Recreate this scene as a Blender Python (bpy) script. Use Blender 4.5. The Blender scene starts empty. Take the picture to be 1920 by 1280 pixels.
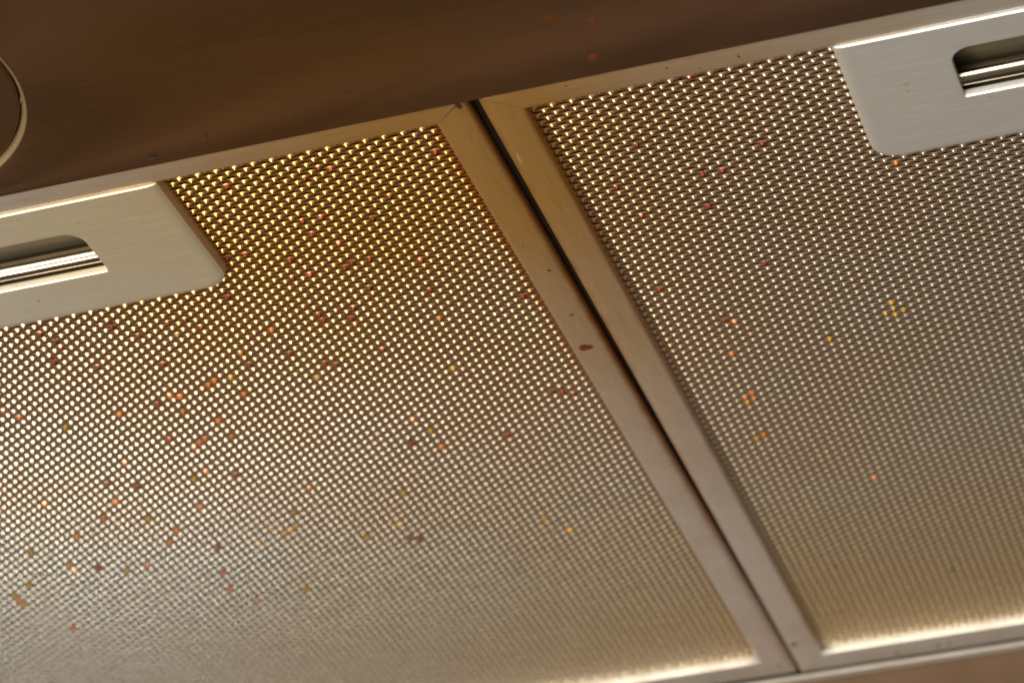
import bpy, bmesh, math, random
import numpy as np
from mathutils import Matrix, Vector
random.seed(4)
sc = bpy.context.scene
MM = 0.001
# ---------------------------------------------------------------- camera
cam_d = bpy.data.cameras.new('camera'); cam = bpy.data.objects.new('camera', cam_d); sc.collection.objects.link(cam)
RX = Vector((0.953356705, 0.300858099, -0.024400759))
UP = -Vector((-0.174928723, 0.484810989, -0.856947050))
BK = -Vector((-0.245989704, 0.821244610, 0.514826530))
m = Matrix((RX, UP, BK)).transposed().to_4x4(); m.translation = Vector((0.1735843, -0.5795168, -0.3604908))
cam.matrix_world = m
cam_d.sensor_width = 36; cam_d.lens = 112.36; cam_d.clip_start = 0.02; cam_d.clip_end = 50
cam_d.dof.use_dof = True; cam_d.dof.focus_distance = 0.65; cam_d.dof.aperture_fstop = 20
sc.camera = cam
# ---------------------------------------------------------------- world and lamps
world = bpy.data.worlds.new('World'); sc.world = world; world.use_nodes = True
bg = world.node_tree.nodes['Background']; bg.inputs[0].default_value = (0.70, 0.60, 0.50, 1); bg.inputs[1].default_value = 0.30
def area(name, loc, target, sx, sy, power, col):
    d = bpy.data.lights.new(name, 'AREA'); d.shape = 'RECTANGLE'; d.size = sx; d.size_y = sy; d.energy = power; d.color = col
    o = bpy.data.objects.new(name, d); sc.collection.objects.link(o); o.location = loc
    o.rotation_euler = (Vector(target) - Vector(loc)).to_track_quat('-Z', 'Y').to_euler(); return o
area('window_light', (-0.45, -1.75, -0.80), (0, 0, 0), 1.4, 1.0, 52, (1.0, 0.94, 0.83))
area('glint_lamp', (-0.56, -0.38, -0.98), (0, 0, 0), 0.29, 0.29, 5.9, (1.0, 0.95, 0.84))  # added lamp without a known source, for glints on the mesh bonds
sc.view_settings.view_transform = 'Standard'; sc.view_settings.look = 'None'; sc.view_settings.exposure = 0.14; sc.view_settings.gamma = 1
# ---------------------------------------------------------------- materials
def nt(name):
    mt = bpy.data.materials.new(name); mt.use_nodes = True; n = mt.node_tree
    return mt, n, n.nodes, n.links, n.nodes['Principled BSDF']
def mathn(N, L, op, a, b=None, clamp=False):
    x = N.new('ShaderNodeMath'); x.operation = op; x.use_clamp = clamp
    for i, v in enumerate((a, b)):
        if v is None: continue
        if isinstance(v, (int, float)): x.inputs[i].default_value = v
        else: L.new(v, x.inputs[i])
    return x.outputs[0]
def mixc(N, L, fac, a, b):
    x = N.new('ShaderNodeMix'); x.data_type = 'RGBA'
    if isinstance(fac, (int, float)): x.inputs[0].default_value = fac
    else: L.new(fac, x.inputs[0])
    for i, v in ((6, a), (7, b)):
        if isinstance(v, tuple): x.inputs[i].default_value = (*v, 1)
        else: L.new(v, x.inputs[i])
    return x.outputs[2]
def noise(N, L, vec, scale, detail=3, rough=.5):
    x = N.new('ShaderNodeTexNoise'); x.inputs['Scale'].default_value = scale
    x.inputs['Detail'].default_value = detail; x.inputs['Roughness'].default_value = rough
    L.new(vec, x.inputs['Vector']); return x.outputs['Fac']
def mapr(N, L, v, a, b, c=0, d=1):
    x = N.new('ShaderNodeMapRange'); L.new(v, x.inputs[0])
    for i, q in enumerate((a, b, c, d)): x.inputs[i+1].default_value = q
    return x.outputs[0]
def scaled(N, L, vec, s):
    x = N.new('ShaderNodeMapping'); x.inputs['Scale'].default_value = s; L.new(vec, x.inputs['Vector']); return x.outputs[0]
def film_reflection_mask(N, L, pos, cx, cy, rx, ry, inner=.15, outer=1.0, namp=.35):
    """uneven-edged ellipse"""
    s = N.new('ShaderNodeSeparateXYZ'); L.new(pos, s.inputs[0])
    dx = mathn(N, L, 'DIVIDE', mathn(N, L, 'SUBTRACT', s.outputs[0], cx), rx)
    dy = mathn(N, L, 'DIVIDE', mathn(N, L, 'SUBTRACT', s.outputs[1], cy), ry)
    d = mathn(N, L, 'SQRT', mathn(N, L, 'ADD', mathn(N, L, 'MULTIPLY', dx, dx), mathn(N, L, 'MULTIPLY', dy, dy)))
    nz = mathn(N, L, 'MULTIPLY', mathn(N, L, 'SUBTRACT', noise(N, L, pos, 22, 4), .5), namp)
    return mapr(N, L, mathn(N, L, 'ADD', d, nz), inner, outer, 1, 0)
def metal(name, clean, amber, rough=.35, metallic=.8, brush='x', cx=.015, cy=-.075, rx=.12, ry=.17, scratch=.07, tan=None, bump=.2, film=1.0, tan_reflection=None, seam=None, smudge=.35):
    mt, n, N, L, B = nt(name)
    g = N.new('ShaderNodeNewGeometry'); pos = g.outputs['Position']
    f = mathn(N, L, 'MULTIPLY', film_reflection_mask(N, L, pos, cx, cy, rx, ry), film)
    base = clean
    if tan_reflection:
        base = mixc(N, L, film_reflection_mask(N, L, pos, *tan_reflection, .1, 1.0, .4), clean, tan)
    elif tan:
        base = mixc(N, L, mapr(N, L, noise(N, L, pos, 9, 3), .35, .65), clean, tan)
    col = mixc(N, L, f, base, amber)
    st = (7, 260, 40) if brush == 'x' else (260, 7, 40)
    nb = noise(N, L, scaled(N, L, pos, st), 12, 5, .65)
    sm = mapr(N, L, noise(N, L, pos, 55, 5, .6), .45, .75, 0, smudge)
    col = mixc(N, L, sm, col, tuple(c*.62 for c in amber))
    sh = mapr(N, L, nb, .3, .7, 1-scratch, 1+scratch)
    hs = N.new('ShaderNodeHueSaturation'); L.new(col, hs.inputs['Color']); L.new(sh, hs.inputs['Value'])
    sc1 = noise(N, L, scaled(N, L, pos, (60, 900, 60) if brush == 'x' else (900, 60, 60)), 1.0, 2, .4)
    sc2 = mathn(N, L, 'GREATER_THAN', noise(N, L, pos, 38, 2), .52)
    scr = mathn(N, L, 'MULTIPLY', mapr(N, L, sc1, .70, .76, 0, .35), sc2)
    hs_o = mixc(N, L, scr, hs.outputs['Color'], tuple(min(1, c*1.25) for c in clean))
    if seam:
        sp = N.new('ShaderNodeSeparateXYZ'); L.new(pos, sp.inputs[0])
        dd = mathn(N, L, 'ABSOLUTE', mathn(N, L, 'SUBTRACT', sp.outputs[0], seam[0]))
        dd = mathn(N, L, 'ADD', dd, mathn(N, L, 'MULTIPLY', mathn(N, L, 'SUBTRACT', noise(N, L, pos, 160, 3), .5), seam[2]*.8))
        sf = mathn(N, L, 'MULTIPLY', mapr(N, L, dd, seam[1], seam[2], 1, 0), mapr(N, L, sp.outputs[1], seam[3], seam[4], 1, .12))
        hs2 = mixc(N, L, sf, hs_o, seam[5])
    else: hs2 = hs_o
    # tiny dark specks of dried grease
    vo = N.new('ShaderNodeTexVoronoi'); vo.inputs['Scale'].default_value = 62; L.new(pos, vo.inputs['Vector'])
    keep = mathn(N, L, 'GREATER_THAN', noise(N, L, pos, 31, 0), .60)
    spk = mathn(N, L, 'MULTIPLY', mapr(N, L, vo.outputs['Distance'], .025, .05, .75, 0), keep)
    L.new(mixc(N, L, spk, hs2, (.10, .05, .02)), B.inputs['Base Color'])
    B.inputs['Metallic'].default_value = metallic
    L.new(mathn(N, L, 'ADD', mapr(N, L, nb, .3, .7, rough-.05, rough+.05), mathn(N, L, 'MULTIPLY', sm, .35)), B.inputs['Roughness'])
    bp = N.new('ShaderNodeBump'); bp.inputs['Strength'].default_value = bump; bp.inputs['Distance'].default_value = .00004
    L.new(nb, bp.inputs['Height']); L.new(bp.outputs[0], B.inputs['Normal'])
    return mt
AMB = (.47, .26, .075)
M_rail_x = metal('rail_aluminium_across', (.60, .58, .54), AMB, .42, .7, 'x', tan=(.56, .52, .47))
M_rail_y = metal('rail_aluminium_along', (.64, .60, .55), AMB, .42, .7, 'y', seam=(.0214, .0008, .0022, .0, .16, (.34, .15, .035)), tan=(.60, .54, .49))
M_plate = metal('plate_aluminium', (.80, .81, .79), (.74, .61, .38), .42, .75, 'x', cx=-.03, cy=-.085, rx=.13, ry=.1, tan=(.76, .75, .72), scratch=.03, smudge=.26, bump=.06)
M_panel = metal('brushed_hood_steel', (.26, .175, .13), (.32, .165, .045), .22, .95, 'x', cx=-.01, cy=-.11, rx=.11, ry=.09, scratch=.10, bump=.3, smudge=.08)
M_screen = metal('expanded_mesh_aluminium', (.70, .67, .60), (.62, .335, .095), .24, .9, 'x', cx=-.022, cy=-.075, rx=.21, ry=.175, tan=(.76, .60, .36), tan_reflection=(.05, .17, .2, .16), seam=(.0125, .0008, .0045, -.06, .05, (.55, .17, .025)), scratch=.0, bump=0, smudge=.12)  # tan ellipse paints the brown wall's reflection into the mesh colour
M_screen_back = metal('inner_mesh_shade', (.025, .016, .010), (.02, .01, .004), .6, .4, 'x', smudge=.3)  # inner metal coloured near-black so the mesh slits look shaded
M_bar = metal('polished_latch_steel', (.30, .26, .21), (.29, .21, .12), .2, 1.0, 'x', scratch=.06, bump=.2, smudge=.05)
M_pocket = metal('pocket_metal', (.20, .18, .125), (.17, .12, .06), .42, .75, 'x', smudge=.2)
def plain(name, col, rough=.6, metallic=0, coat=0, trans=0):
    # dried and wet grease, soot, cavity shade, grout
    mt, n, N, L, B = nt(name)
    g = N.new('ShaderNodeNewGeometry')
    v = mapr(N, L, noise(N, L, g.outputs['Position'], 140, 4), .3, .7, .75, 1.2)
    hs = N.new('ShaderNodeHueSaturation'); hs.inputs['Color'].default_value = (*col, 1); L.new(v, hs.inputs['Value'])
    L.new(hs.outputs['Color'], B.inputs['Base Color'])
    B.inputs['Roughness'].default_value = rough; B.inputs['Metallic'].default_value = metallic
    B.inputs['Coat Weight'].default_value = coat
    B.inputs['Transmission Weight'].default_value = trans
    return mt
M_dark = plain('cavity_shade', (.012, .008, .005), .8)  # near-black put in for the shade inside cavity and seam gap
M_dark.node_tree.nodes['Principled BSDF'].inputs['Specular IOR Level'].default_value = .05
M_bezel = metal('satin_bezel', (.44, .34, .20), (.42, .28, .11), .38, .8, 'x', scratch=.03)
M_red = plain('burnt_red_grease', (.19, .028, .009), .42, .6)
M_orange = plain('orange_grease', (.46, .13, .020), .42, .6)
M_faint = plain('faint_amber_stain', (.38, .25, .12), .45, .3)
M_yellow = plain('amber_grease', (.38, .21, .03), .42, .6)
M_brown = plain('dried_brown_grease', (.10, .022, .008), .3, 0, .4)
M_soot = plain('charred_grease', (.04, .015, .008), .5)
M_stain = plain('orange_stain', (.08, .022, .004), .35, 0, .3)
M_grout = plain('tile_grout', (.22, .15, .10), .9)
def tile_mat(nm, c0, c1):
    mt, n, N, L, B = nt(nm)
    g = N.new('ShaderNodeNewGeometry'); oi = N.new('ShaderNodeObjectInfo')
    nz = noise(N, L, scaled(N, L, g.outputs['Position'], (3, 3, 1)), 18, 5)
    c = mixc(N, L, mapr(N, L, nz, .3, .7), c0, c1)
    hs = N.new('ShaderNodeHueSaturation'); L.new(c, hs.inputs['Color']); L.new(mapr(N, L, oi.outputs['Random'], 0, 1, .9, 1.1), hs.inputs['Value'])
    L.new(hs.outputs['Color'], B.inputs['Base Color']); B.inputs['Roughness'].default_value = .6; B.inputs['Specular IOR Level'].default_value = .25
    return mt
M_tile = tile_mat('brown_glazed_tile', (.085, .050, .028), (.13, .076, .043))
M_tile_unseen = tile_mat('unseen_dark_tile', (.022, .012, .006), (.035, .018, .009))  # for unseen lower rows, made dark so the hood panel reflects dark
# ---------------------------------------------------------------- helpers
C = sc.collection
def link(name, mesh, mat=None, parent=None, smooth=False, loc=(0, 0, 0)):
    o = bpy.data.objects.new(name, mesh); C.objects.link(o)
    if mat is not None and not mesh.materials: mesh.materials.append(mat)
    if parent is not None: o.parent = parent
    o.location = loc
    if smooth: mesh.polygons.foreach_set('use_smooth', [True]*len(mesh.polygons))
    return o
def mesh_from(name, V, F, scale=MM):
    me = bpy.data.meshes.new(name); me.from_pydata([tuple(c*scale for c in v) for v in V], [], F); me.validate(); me.update(); return me
def thing(name, label, cat, loc=(0, 0, 0), group=None):
    o = bpy.data.objects.new(name, None); C.objects.link(o); o.location = loc; o.empty_display_size = .02
    o['label'] = label; o['category'] = cat
    if group: o['group'] = group
    return o
def recalc(me):
    bm = bmesh.new(); bm.from_mesh(me); bmesh.ops.recalc_face_normals(bm, faces=bm.faces); bm.to_mesh(me); bm.free(); return me
def sharp(me, deg=35):
    me.set_sharp_from_angle(angle=math.radians(deg)); return me
def box(name, x0, x1, y0, y1, z0, z1, mat, parent, bev=0):
    bm = bmesh.new(); bmesh.ops.create_cube(bm, size=1)
    for v in bm.verts:
        v.co = Vector((x0 if v.co.x < 0 else x1, y0 if v.co.y < 0 else y1, z0 if v.co.z < 0 else z1))*MM
    if bev: bmesh.ops.bevel(bm, geom=bm.edges[:], offset=bev*MM, segments=2, affect='EDGES')
    me = bpy.data.meshes.new(name); bm.to_mesh(me); bm.free()
    o = link(name, me, mat, parent, smooth=bool(bev)); sharp(me); return o
def grid_faces(nu, nv, closed=False):
    F = []
    for i in range(nu-1):
        for j in range(nv if closed else nv-1):
            k = (j+1) % nv
            F.append((i*nv+j, i*nv+k, (i+1)*nv+k, (i+1)*nv+j))
    return F
def rounded_loop(x0, x1, y0, y1, r, k=8):
    """counter-clockwise outline, r = radii of corners (x1y0, x1y1, x0y1, x0y0)"""
    P = []
    for (cx, cy, a0), q in zip((((x1, y0, -90)), (x1, y1, 0), (x0, y1, 90), (x0, y0, 180)), r):
        sx = -1 if cx == x1 else 1; sy = -1 if cy == y1 else 1
        for i in range(k+1):
            a = math.radians(a0 + 90*i/k)
            P.append((cx+sx*q + q*math.cos(a), cy+sy*q + q*math.sin(a)))
    return P
def offset_loop(x0, x1, y0, y1, r, d, k=8):
    return rounded_loop(x0-d, x1+d, y0-d, y1+d, [max(q+d, .05) for q in r], k)
RED = [(-92.9,-30.5),(-94.1,-35.0),(-88.9,-20.4),(-98.8,-26.5),(-102.8,-34.5),(-95.6,-39.1),(-74.4,-30.3),(-80.0,-36.6),(-66.6,-33.0),(-64.0,-32.5),(-61.0,-27.9),(-50.6,-38.7),(-75.3,-16.5),(-47.6,-11.4),(-40.5,-3.4),(-38.9,-3.3),(-41.1,-4.1),(-56.9,-10.1),(-83.5,0.0),(-79.0,36.7),(-110.1,28.1),(-102.5,33.7),(-97.2,70.0),(-130.5,69.7),(-35.8,35.1),(-13.3,40.1),(-14.0,40.3),(-50.9,81.9),(-50.0,81.7),(2.9,24.9),(4.0,25.9),(5.5,26.1),(-35.6,-79.1),(-13.9,-77.6),(-15.7,-77.4),(-20.0,-74.2),(-22.4,-41.7),(-23.2,-41.4),(-32.4,-40.8),(-32.2,-47.5),(-45.1,-52.5),(-41.8,-67.3),(-41.2,-52.9),(-17.0,-43.4),(-7.9,-38.8),(8.0,-74.5),(-11.7,-55.7),(-24.4,-60.9),(-22.2,-59.6),(-25.6,-56.5),(-5.4,-62.8),(-28.9,-21.5),(-26.8,-24.5),(-35.0,-25.6),(-36.0,-22.9),(-30.3,-21.6),(-29.2,-18.8),(-21.4,-31.2),(-10.2,-26.0),(-26.8,-7.1),(7.8,-17.2),(61.8,-84.2),(60.7,-84.9),(62.7,-83.5),(70.8,-57.5),(60.4,-51.3),(60.7,-50.2),(57.0,-48.9),(47.3,-65.5),(39.0,-52.2),(41.5,-39.7),(55.0,-38.1),(61.0,-13.2),(36.3,-11.6),(46.8,6.7),(-20.9,-49.0),(-36.5,-41.2),(-87.9,13.7)]
ORANGE = [(-57.2,-14.9),(-67.7,-6.2),(-69.7,-6.0),(-67.2,-5.6),(-63.3,2.2),(-79.4,-2.9),(-77.3,-1.6),(-93.7,1.5),(-117.3,-9.1),(-115.4,-7.6),(-79.5,5.4),(-74.2,9.9),(-82.5,18.1),(-79.3,17.6),(-74.0,19.9),(-83.7,19.3),(-125.8,14.6),(-102.4,20.6),(-86.6,31.4),(-112.3,37.9),(-128.0,34.4),(-133.7,24.3),(-139.3,34.6),(-94.7,47.5),(-116.5,45.3),(-126.5,51.7),(-107.1,63.3),(-102.7,57.8),(-101.0,82.8),(-155.4,78.6),(-154.9,79.4),(-148.6,98.9),(-103.0,91.6),(-99.1,100.1),(-29.7,41.1),(-32.4,24.6),(95.4,-41.7),(44.9,21.0),(6.3,26.2),(48.6,6.9),(-46.9,-22.1),(-10.7,-14.5),(-66.3,47.3),(-117.1,71.9),(62.5,88.7),(42.4,59.5),(43.7,42.8),(43.0,41.6),(43.9,40.3)]
YELLOW = [(-66.3,-27.4),(-46.0,1.3),(-107.6,0.5),(-90.7,34.4),(-107.1,49.9),(-141.9,56.0),(-136.2,65.8),(-136.1,67.4),(-122.8,72.9),(-150.2,70.9),(-155.5,76.0),(-155.9,82.3),(-86.5,70.9),(-81.2,62.7),(-80.7,67.3),(-75.2,64.0),(-76.8,67.0),(-85.3,99.1),(-74.5,58.4),(-52.5,72.3),(-62.6,76.7),(-29.8,30.9),(-46.4,58.0),(-17.8,83.0),(-13.3,90.6),(81.0,15.0),(83.2,14.6),(84.9,16.3),(82.1,17.0),(81.8,12.9),(67.7,22.6),(66.1,22.8),(43.0,40.8),(44.6,42.7),(43.2,44.7),(44.9,40.7),(41.3,60.0),(61.7,88.7),(63.8,88.9),(-63.4,-5.7),(-15.7,8.1)]
# ---------------------------------------------------------------- the hood (front panel, cavity, rear flange, lamp cover)
hood = thing('cooker_hood', 'greasy brushed steel underside of a kitchen extractor hood with round lamp cover at the left', 'cooker hood', (0, -.13, 0))
hood.matrix_parent_inverse = Matrix()
def hpart(o):
    o.location = Vector(o.location) + Vector((0, .13, 0)); return o
DX, DY = -93.5, -134.6
def disc_panel():
    """flat panel with a round pressed hole for the lamp cover"""
    n = 128; V = []; F = []
    x0, x1, y0, y1 = -330, 380, -240, -94.8
    def onrect(a):
        c, s = math.cos(a), math.sin(a); t = 1e9
        for lim, q in ((x1-DX, c), (x0-DX, c), (y1-DY, s), (y0-DY, s)):
            if abs(q) > 1e-9 and lim/q > 0: t = min(t, lim/q)
        return DX+t*c, DY+t*s
    ang = sorted([2*math.pi*i/n for i in range(n)] + [math.atan2(y-DY, x-DX) % (2*math.pi) for x in (x0, x1) for y in (y0, y1)])
    n = len(ang)
    rings = []
    rings.append([(*onrect(a), 14) for a in ang]); rings.append([(*onrect(a), -.6) for a in ang])
    rings.append([(x + (-.4 if x > x1-.01 else .4 if x < x0+.01 else 0), y + (-.4 if y > y1-.01 else .4 if y < y0+.01 else 0), -1.0) for x, y in (onrect(a) for a in ang)])
    for r, z in ((60, -1.0), (35.9, -1.0), (35.8, -.9), (35.8, 9)):
        if r == 60: continue
        rings.append([(DX+r*math.cos(a), DY+r*math.sin(a), z) for a in ang])
    for rg in rings: V += rg
    me = mesh_from('front_panel', V, grid_faces(len(rings), n, True)); recalc(me)
    o = link('front_panel', me, M_panel, hood, smooth=True); sharp(me, 50); return o
hpart(disc_panel())
def bezel():
    n = 128; V = []; prof = [(35.75, 6), (35.75, -1.0), (35.6, -1.06), (35.4, -1.0), (35.2, -.85), (35.0, -.6), (34.8, -.2), (34.65, .3), (34.6, 1), (34.6, 6)]
    for r, z in prof: V += [(r*math.cos(2*math.pi*i/n), r*math.sin(2*math.pi*i/n), z) for i in range(n)]
    me = mesh_from('lamp_bezel', V, grid_faces(len(prof), n, True)); recalc(me); o = link('lamp_bezel', me, M_bezel, hood, True, (DX*MM, DY*MM, 0)); sharp(me, 50); return o
hpart(bezel())
def lamp_cover():
    V = []; n = 96; prof = [(34.2, 8), (34.2, 0), (34.1, -.2), (33.9, -.3), (33.5, -.33), (20, -.35), (8, -.35)]
    for r, z in prof:
        V += [(r*math.cos(2*math.pi*i/n), r*math.sin(2*math.pi*i/n), z) for i in range(n)]
    V.append((0, 0, -.35)); F = grid_faces(len(prof), n, True); b = (len(prof)-1)*n
    F += [(b+i, b+(i+1) % n, len(V)-1) for i in range(n)]
    me = mesh_from('lamp_cover', V, F); recalc(me); o = link('lamp_cover', me, M_panel, hood, True, (DX*MM, DY*MM, 0)); sharp(me, 50); return o
o = lamp_cover(); hpart(o)
hpart(box('cavity_shade_lining', -330, 380, -93, 184, 18, 19, M_dark, hood))
hpart(box('cavity_side', -330, 380, -94.2, -93.2, 1, 18, M_dark, hood))
hpart(box('cavity_side', -330, 380, 186.2, 187.0, .6, 18, M_dark, hood))
hpart(box('rear_flange', -330, 380, 187.2, 190.6, -.3, 18, M_rail_x, hood, .3))
hpart(box('gap_shade_strip', 20.0, 22.8, -93.1, 185.8, 1.9, 11, M_dark, hood))  # added black strip, stands in for shade between the filters
# spatters on the front panel (thin dried films, slightly raised)
def blob_mesh(name, seed, ecc=1.0):
    rnd = random.Random(seed); n = 18; V = []
    ph = [rnd.random()*6.28 for _ in range(3)]
    rr = [1+.16*math.sin(2*a+ph[0])+.10*math.sin(3*a+ph[1])+.05*math.sin(5*a+ph[2]) for a in [2*math.pi*i/n for i in range(n)]]
    prof = [(1, .0), (.8, -.2), (.6, -.5), (.4, -.8), (.2, -.97)]
    for s, z in prof: V += [(s*rr[i]*math.cos(2*math.pi*i/n), s*rr[i]*math.sin(2*math.pi*i/n)*ecc, z) for i in range(n)]
    V.append((0, 0, -1.0)); F = grid_faces(len(prof), n, True); b = (len(prof)-1)*n
    F += [(b+i, b+(i+1) % n, len(V)-1) for i in range(n)]
    return recalc(mesh_from(name, V, F, 1.0))
BL = [blob_mesh('drop_shape', s) for s in range(6)]
def drop(name, x, y, z, rx, ry, h, mat, parent, rot=0, off=(0, 0, 0), label=None):
    key = (random.randrange(6), mat.name)
    if key not in drop.cache:
        me = BL[key[0]].copy(); me.materials.clear(); me.materials.append(mat)
        me.polygons.foreach_set('use_smooth', [True]*len(me.polygons)); drop.cache[key] = me
    o = bpy.data.objects.new(name, drop.cache[key]); C.objects.link(o); o.parent = parent
    o.location = (x*MM-off[0], y*MM-off[1], z*MM-off[2]); o.scale = (rx*MM, ry*MM, h*MM); o.rotation_euler = (0, 0, rot)
    if label: o['label'] = label
    return o
drop.cache = {}
HO = (0, -.13, 0)
drop('grease_spot', 44.0, -115.4, -1.0, 1.35, 1.1, .10, M_stain, hood, .2, HO)
drop('grease_spot', 45.0, -115.2, -1.0, .9, .5, .06, M_stain, hood, .5, HO)
drop('grease_spot', 51.3, -112.3, -1.0, 1.0, 1.0, .10, M_stain, hood, .2, HO)
drop('grease_spot', 48.0, -101.1, -1.0, 1.1, .9, .10, M_brown, hood, .2, HO)
drop('grease_spot', -44.2, -97.2, -1.0, 1.15, .8, .12, M_soot, hood, .1, HO)
drop('grease_spot', -31.7, -100.4, -1.0, .65, .35, .12, M_soot, hood, -.5, HO)
# ---------------------------------------------------------------- grease filters
P, S = 4.0, 2.649
YA, YB = -94.6, 185.0            # outer edges of a filter, front and back
RW_F, RW_S, RW_B = 7.1, 8.0, 9.6 # widths of front, side and back rails
ZM = 2.8                          # depth of the mesh behind the rail face
def screen_mesh(W, nseg, cross, z_amp, dome, seed):
    """expanded metal: zig-zag strands tilted towards the front, joined at the bonds"""
    rnd = np.random.RandomState(seed)
    fr = np.array([0, .07, .14, .25, .36, .43]) if nseg == 12 else np.array([0, .167, .333])
    x = (np.arange(int(W/P*2)+1)[:, None]*P/2 + fr[None, :]*P).ravel(); nx = len(x)
    y0, y1 = YA+RW_F-3, YB-RW_B+2.2
    ns = int((y1-y0)/(S/2))
    w = .88; a = (S/2-w)/2; T = -z_amp
    s = np.linspace(-w/2, w/2, cross)
    j = np.arange(ns)
    c = np.where(j % 2 == 0, 1, -1)[:, None]*np.cos(2*np.pi*x/P)[None, :]
    c = np.sign(c)*np.abs(c)**.75
    jit = rnd.normal(0, .035, (ns, nx//nseg+2))
    jx = np.repeat(jit, nseg, 1)[:, :nx]
    yy = (y0 + j*S/2)[:, None, None] + (a*c)[:, :, None] + s[None, None, :]
    zz = T*s[None, None, :] - T*w/2*c[:, :, None]
    # knuckle domes at the bonds: relative coordinates from the nearest bond line
    xb = np.where(c > 0, 1, 1)
    ph = np.where((j % 2 == 0)[:, None], x[None, :], x[None, :]+P/2) % P
    du = np.minimum(ph, P-ph)                         # to the bond shared with the next strand
    dv = (s[None, None, :] - w/2) + 0*zz
    du2 = np.abs(ph-P/2); dv2 = (s[None, None, :] + w/2) + 0*zz
    g = np.exp(-(du[:, :, None]**2/.50**2 + dv**2/.50**2)) + np.exp(-(du2[:, :, None]**2/.50**2 + dv2**2/.50**2))
    zz = zz - dome*g - .07*(1-(2*s/w)**2)[None, None, :]
    low = rnd.normal(0, 1, (8, 8))
    X = np.broadcast_to(x[None, :, None], zz.shape)
    wob = 0
    for k in range(5):
        fx, fy = rnd.uniform(.02, .09, 2)*rnd.choice([-1, 1], 2); wob = wob + .014*np.sin(fx*X+fy*yy+rnd.uniform(0, 6))
    zz = zz + wob
    tuck = np.clip(yy - (YB-RW_B-5.0), 0, None); zz = zz - .03*tuck**2
    zz = np.where(yy > YB-RW_B-1.6, zz+.25*(yy-(YB-RW_B-1.6)), zz)  # cut edge turned up inside the back rail
    V = np.stack([X, yy, zz], -1).astype(np.float32)*MM
    nv = V.size//3
    idx = np.arange(nv).reshape(ns, nx, cross)
    q = np.stack([idx[:, :-1, :-1], idx[:, 1:, :-1], idx[:, 1:, 1:], idx[:, :-1, 1:]], -1).reshape(-1, 4)
    q = q[:, ::-1]
    cc = V.reshape(-1, 3)[q].mean(1)/MM
    hole = (cc[:, 0] > 79) & (cc[:, 0] < 167) & (cc[:, 1] > -80) & (cc[:, 1] < -49)  # cut away behind the latch
    q = q[~hole]
    me = bpy.data.meshes.new('mesh_screen')
    me.vertices.add(nv); me.vertices.foreach_set('co', V.ravel())
    me.loops.add(q.size); me.loops.foreach_set('vertex_index', q.ravel().astype(np.int32))
    me.polygons.add(len(q)); me.polygons.foreach_set('loop_start', np.arange(0, q.size, 4, dtype=np.int32))
    me.polygons.foreach_set('use_smooth', np.ones(len(q), dtype=bool))
    me.update(calc_edges=True); return me
FW = 261.0
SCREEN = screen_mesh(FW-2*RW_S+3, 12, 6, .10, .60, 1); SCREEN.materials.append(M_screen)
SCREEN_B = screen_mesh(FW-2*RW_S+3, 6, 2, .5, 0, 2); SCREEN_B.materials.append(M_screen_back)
def rail(kind, x0, x1, parent, off, gaps=(.05, .05), wedge=(0, 0)):
    """mitred rail; profile runs from the outer wall over the face to the inner wall"""
    W = {'front': RW_F, 'back': RW_B, 'left': RW_S, 'right': RW_S}[kind]
    prof = [(.1, 9.0), (.05, 1.3), (.18, .62), (.5, .18), (1.0, 0.0), (W*.5, -.02), (W-.9, 0.0), (W-.4, .06), (W-.12, .25), (W, .6), (W, 4.6)]
    ext = (YB-YA) if kind in ('left', 'right') else (x1-x0)
    wa = {'front': (RW_S, RW_S), 'back': (RW_S, RW_S), 'left': (RW_F, RW_B), 'right': (RW_F, RW_B)}[kind]
    V = []
    ts = [0, .02, .1, .25, .5, .75, .9, .98, 1]
    for d, z in prof:
        A = d/W*wa[0] + gaps[0] + wedge[0]*(1-d/W); Bq = ext - d/W*wa[1] - gaps[1] - wedge[1]*(1-d/W)
        for t in ts:
            u = A+(Bq-A)*t
            if kind == 'front': V.append((x0+u, YA+d, z))
            elif kind == 'back': V.append((x0+u, YB-d, z))
            elif kind == 'left': V.append((x0+d, YA+u, z))
            else: V.append((x1-d, YA+u, z))
    F = grid_faces(len(prof), len(ts))
    # close the mitre ends
    n = len(prof); k = len(ts)
    F.append([i*k for i in range(n)]); F.append([i*k+k-1 for i in range(n)])
    V = [(x-off[0]/MM, y-off[1]/MM, z-off[2]/MM) for x, y, z in V]
    me = mesh_from('rail', V, F); recalc(me)
    nm = {'front': 'front_rail', 'back': 'back_rail', 'left': 'side_rail', 'right': 'side_rail'}[kind]
    o = link(nm, me, M_rail_x if kind in ('front', 'back') else M_rail_y, parent, True); sharp(me, 60); return o
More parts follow.
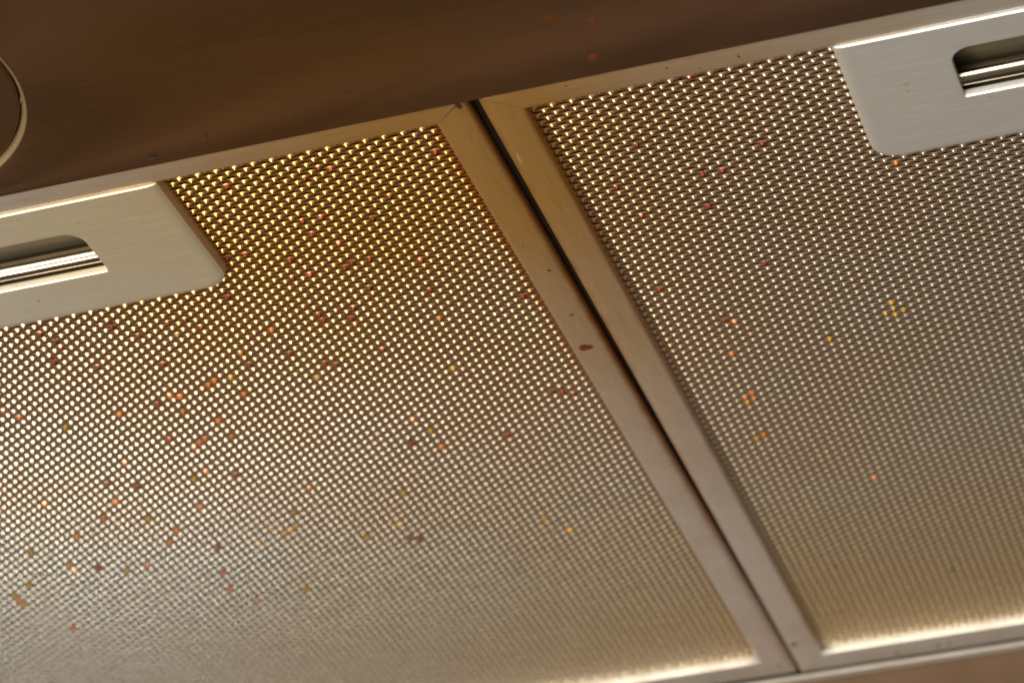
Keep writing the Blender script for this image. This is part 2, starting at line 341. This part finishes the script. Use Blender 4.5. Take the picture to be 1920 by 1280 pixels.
def handle_plate(x0, x1, sx0, sx1, sy0, sy1, parent, off):
    y0, y1 = -87.42, -46.8; k = 8; ZP = -.42
    ro = (.6, 5.5, 5.5, .6); ri = (4.2, .5, .5, 4.2)
    L = []
    for d, z in ((.0, 2.9), (.0, 1.2), (-.3, .1), (-.9, -.22), (-1.7, -.37), (-2.6, ZP), (-3.2, ZP)):
        L.append([(x, y, z) for x, y in offset_loop(x0, x1, y0, y1, ro, 0, k)] if d == 0 else
                 [(x, y, z) for x, y in rounded_loop(x0-d, x1+d, y0-d*.04+(.3 if d < -3 else 0), y1+d*.8, (.6, 5.5+d*.5, 5.5+d*.5, .6), k)])
    for d, z in ((1.2, ZP), (.5, ZP), (.15, ZP+.04), (0, ZP+.25), (0, ZP+1.7)):
        L.append([(x, y, z) for x, y in offset_loop(sx0, sx1, sy0, sy1, ri, d, k)])
    V = [(x-off[0]/MM, y-off[1]/MM, z-off[2]/MM) for l in L for x, y, z in l]
    me = mesh_from('handle_plate', V, grid_faces(len(L), len(L[0]), True)); recalc(me)
    o = link('handle_plate', me, M_plate, parent, True); sharp(me, 40)
    # pocket behind the slot, open towards the viewer
    V = []; F = []
    prof = [(sy0-.6, .5), (sy0-.6, 3.4), (sy0+1, 4.3), (sy1+1, 5.6), (sy1+6, 5.6), (sy1+6, .5)]
    for y, z in prof:
        for x in (sx0-.6, sx1+.6): V.append((x-off[0]/MM, y-off[1]/MM, z-off[2]/MM))
    F = grid_faces(len(prof), 2); F += [[2*i for i in range(len(prof))], [2*i+1 for i in range(len(prof))]]
    pm = mesh_from('latch_pocket', V, F); recalc(pm); link('latch_pocket', pm, M_pocket, o)
    # latch bar: a polished round pull bar across the pocket
    V = []; yc = sy1-2.4; zc = 3.0; nb_ = 28
    xs = np.linspace(sx0-.5, sx1+.5, 12)
    for x in xs:
        for i in range(nb_):
            a = 2*math.pi*i/nb_; V.append((x-off[0]/MM, yc+2.05*math.cos(a)-off[1]/MM, zc+2.05*math.sin(a)-off[2]/MM))
    bm_ = mesh_from('latch_bar', V, grid_faces(len(xs), nb_, True)); recalc(bm_); link('latch_bar', bm_, M_bar, o, True)
    # ragged torn foil edge along the far lip of the slot
    rnd = random.Random(int(abs(x0)*7)); V = []; n = 120; h = .8
    for i in range(n+1):
        h += rnd.gauss(0, .035); h = min(max(h, .62), 1.05); x = sx0+.3+(sx1-sx0-.6)*i/n
        V += [(x, sy1-.12, ZP+.5), (x, sy1-.12-.1*h, ZP+.55+h)]
    V = [(x-off[0]/MM, y-off[1]/MM, z-off[2]/MM) for x, y, z in V]
    fm = mesh_from('slot_lip', V, grid_faces(n+1, 2)); recalc(fm); link('slot_lip', fm, M_plate, o)
    return o
def bond(x, y, ox):
    """nearest mesh bond to a point, in mm"""
    y0 = YA+RW_F-3; best = None
    j0 = int(round((y-y0)/(S/2)-.5))
    for j in (j0-1, j0, j0+1):
        ph = 0 if j % 2 == 0 else P/2
        bx = ox+ph+round((x-ox-ph)/P)*P; by = y0+(j+.5)*S/2
        d = math.hypot(bx-x, by-y)
        if best is None or d < best[0]: best = (d, bx, by)
    return best[1], best[2]
def make_filter(label, x0, x1, plate, wedge):
    off = (x0*MM+FW*MM/2, (YA+YB)/2*MM, 0)
    t = thing('grease_filter', label, 'grease filter', off, 'grease filters side by side in the hood')
    rail('front', x0, x1, t, off, wedge=(0, wedge)); rail('back', x0, x1, t, off)
    rail('left', x0, x1, t, off); rail('right', x0, x1, t, off, wedge=(0, 0))
    ox = x0+RW_S-1.5
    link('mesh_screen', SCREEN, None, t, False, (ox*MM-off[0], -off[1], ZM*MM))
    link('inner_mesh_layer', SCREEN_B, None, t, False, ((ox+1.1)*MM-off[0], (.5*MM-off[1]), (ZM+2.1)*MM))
    b = box('filter_shade_backing', x0+2, x1-2, YA+2, YB-2, 7.9, 8.6, M_dark, t); b.location = (-off[0], -off[1], 0)
    handle_plate(*plate, t, off)
    done = set()
    for lst, mat in ((RED, M_red), (ORANGE, M_orange), (YELLOW, M_yellow)):
        for x, y in lst:
            if not (x0 < x < x1): continue
            bx, by = bond(x, y, ox)
            if (bx, by) in done: continue
            done.add((bx, by)); r = random.uniform(.74, .95)
            drop('grease_drop', bx, by, ZM-.04, r*1.05, r*.92, .76, mat, t, random.uniform(-.4, .4), off)
    return t, off
LX0, LX1 = 20.9-FW, 20.9
RX0, RX1 = 22.2, 22.2+FW
fl, offl = make_filter('left-hand aluminium grease filter, amber with grease and speckled with orange and red drops', LX0, LX1, (-174, -46.6, -152, -69.1, -76.8, -61.0), .55)
fl.rotation_euler = (0, 0, -.0046)
fr, offr = make_filter('right-hand aluminium grease filter, greyer and cleaner, handle plate at its upper right', RX0, RX1, (91.4, 216, 112.6, 194, -79.5, -63.4), 0)
for x, y, a, b_, r, mt in ((17.8, -29, .45, .6, .1, M_brown), (17.1, -10.2, .75, .4, -.3, M_brown), (16.1, 4.0, 1.5, 1.75, 0, M_brown),
                           (19.0, -92.6, .7, 1.3, .2, M_soot), (15.5, -40.0, .2, .3, 0, M_soot)):
    drop('grease_spot', x, y, 0, a, b_, .12, mt, fl, r, offl)
for x, y, a, b_, r in ((60, -91.5, .35, .35, 0), (74, -90.6, .3, .6, .3), (66, -89.3, .25, .25, 0), (40.0, -92.3, .3, .3, 0), (24.6, 167, .8, 1.2, 0), (49, 181.8, .6, .9, 0), (60, 181, .7, 1.0, 0), (63, 181, .5, .8, 0)):
    drop('grease_spot', x, y, 0, a, b_, .08, M_brown if y < 100 else M_stain, fr, r, offr)
for x, y, a, b_, f_, o_ in ((-67.6, -80.1, .45, .6, fl, offl), (-78.7, -85.0, .4, .4, fl, offl), (-87.8, -55.4, .5, .7, fl, offl), (-74.9, -49.2, .35, .6, fl, offl),
                           (102.6, -71.5, .75, .8, fr, offr), (97.7, -76, .28, .3, fr, offr), (102.5, -69.2, .4, .3, fr, offr), (117.5, -61.9, .9, .35, fr, offr)):
    drop('grease_spot', x, y, -.42, a*.7, b_*.7, .04, M_faint, f_, 0, o_)
def fibre(x, y, rot, ln, seed):
    rnd = random.Random(seed); V = []; n = 10; a = rot; px, py = x, y; r = .07
    for i in range(n+1):
        dx, dy = math.cos(a), math.sin(a)
        for k in range(4):
            q = math.pi/2*k; V.append((px-dy*r*math.cos(q)-offr[0]/MM, py+dx*r*math.cos(q)-offr[1]/MM, ZM-.82+r*math.sin(q)))
        px += dx*ln/n; py += dy*ln/n; a += rnd.gauss(0, .5)
    me = mesh_from('lint_fibre', V, grid_faces(n+1, 4, True)); recalc(me); link('lint_fibre', me, M_soot, fr, True)
for q in ((101.5, -4.0, 1.2, 3.2, 1), (106, -30.5, -1.2, 3.0, 2), (118.5, -4.5, .9, 4.5, 3), (110.5, 1.0, 2.2, 3.0, 4), (124, -27, .5, 4, 5), (118, -37, 1.8, 3, 6)): fibre(*q)
# ---------------------------------------------------------------- tiled kitchen wall behind the hood
wm = mesh_from('wall', [(-700, 196, -900), (900, 196, -900), (900, 196, 60), (-700, 196, 60), (-700, 240, -900), (900, 240, -900), (900, 240, 60), (-700, 240, 60)],
               [(0, 1, 2, 3), (5, 4, 7, 6), (3, 2, 6, 7), (0, 4, 5, 1), (0, 3, 7, 4), (1, 5, 6, 2)])
wall = link('wall', wm, M_grout); wall['kind'] = 'structure'
bm = bmesh.new(); bmesh.ops.create_cube(bm, size=1)
for v in bm.verts: v.co = Vector((v.co.x*98.5, v.co.y*7, v.co.z*148.5))*MM
bmesh.ops.bevel(bm, geom=bm.edges[:], offset=1.2*MM, segments=1, affect='EDGES')
tm = bpy.data.meshes.new('tile'); bm.to_mesh(tm); bm.free(); td = tm.copy(); td.materials.append(M_tile_unseen)
for r in range(6):
    for c in range(15):
        o = link('tile', tm if r < 1 else td, M_tile, wall, False, ((-653+c*100)*MM, (194.6+random.uniform(-.25, .25))*MM, (-25-r*150)*MM))  # rows from r = 1 are unseen, added dark for the hood panel's reflection
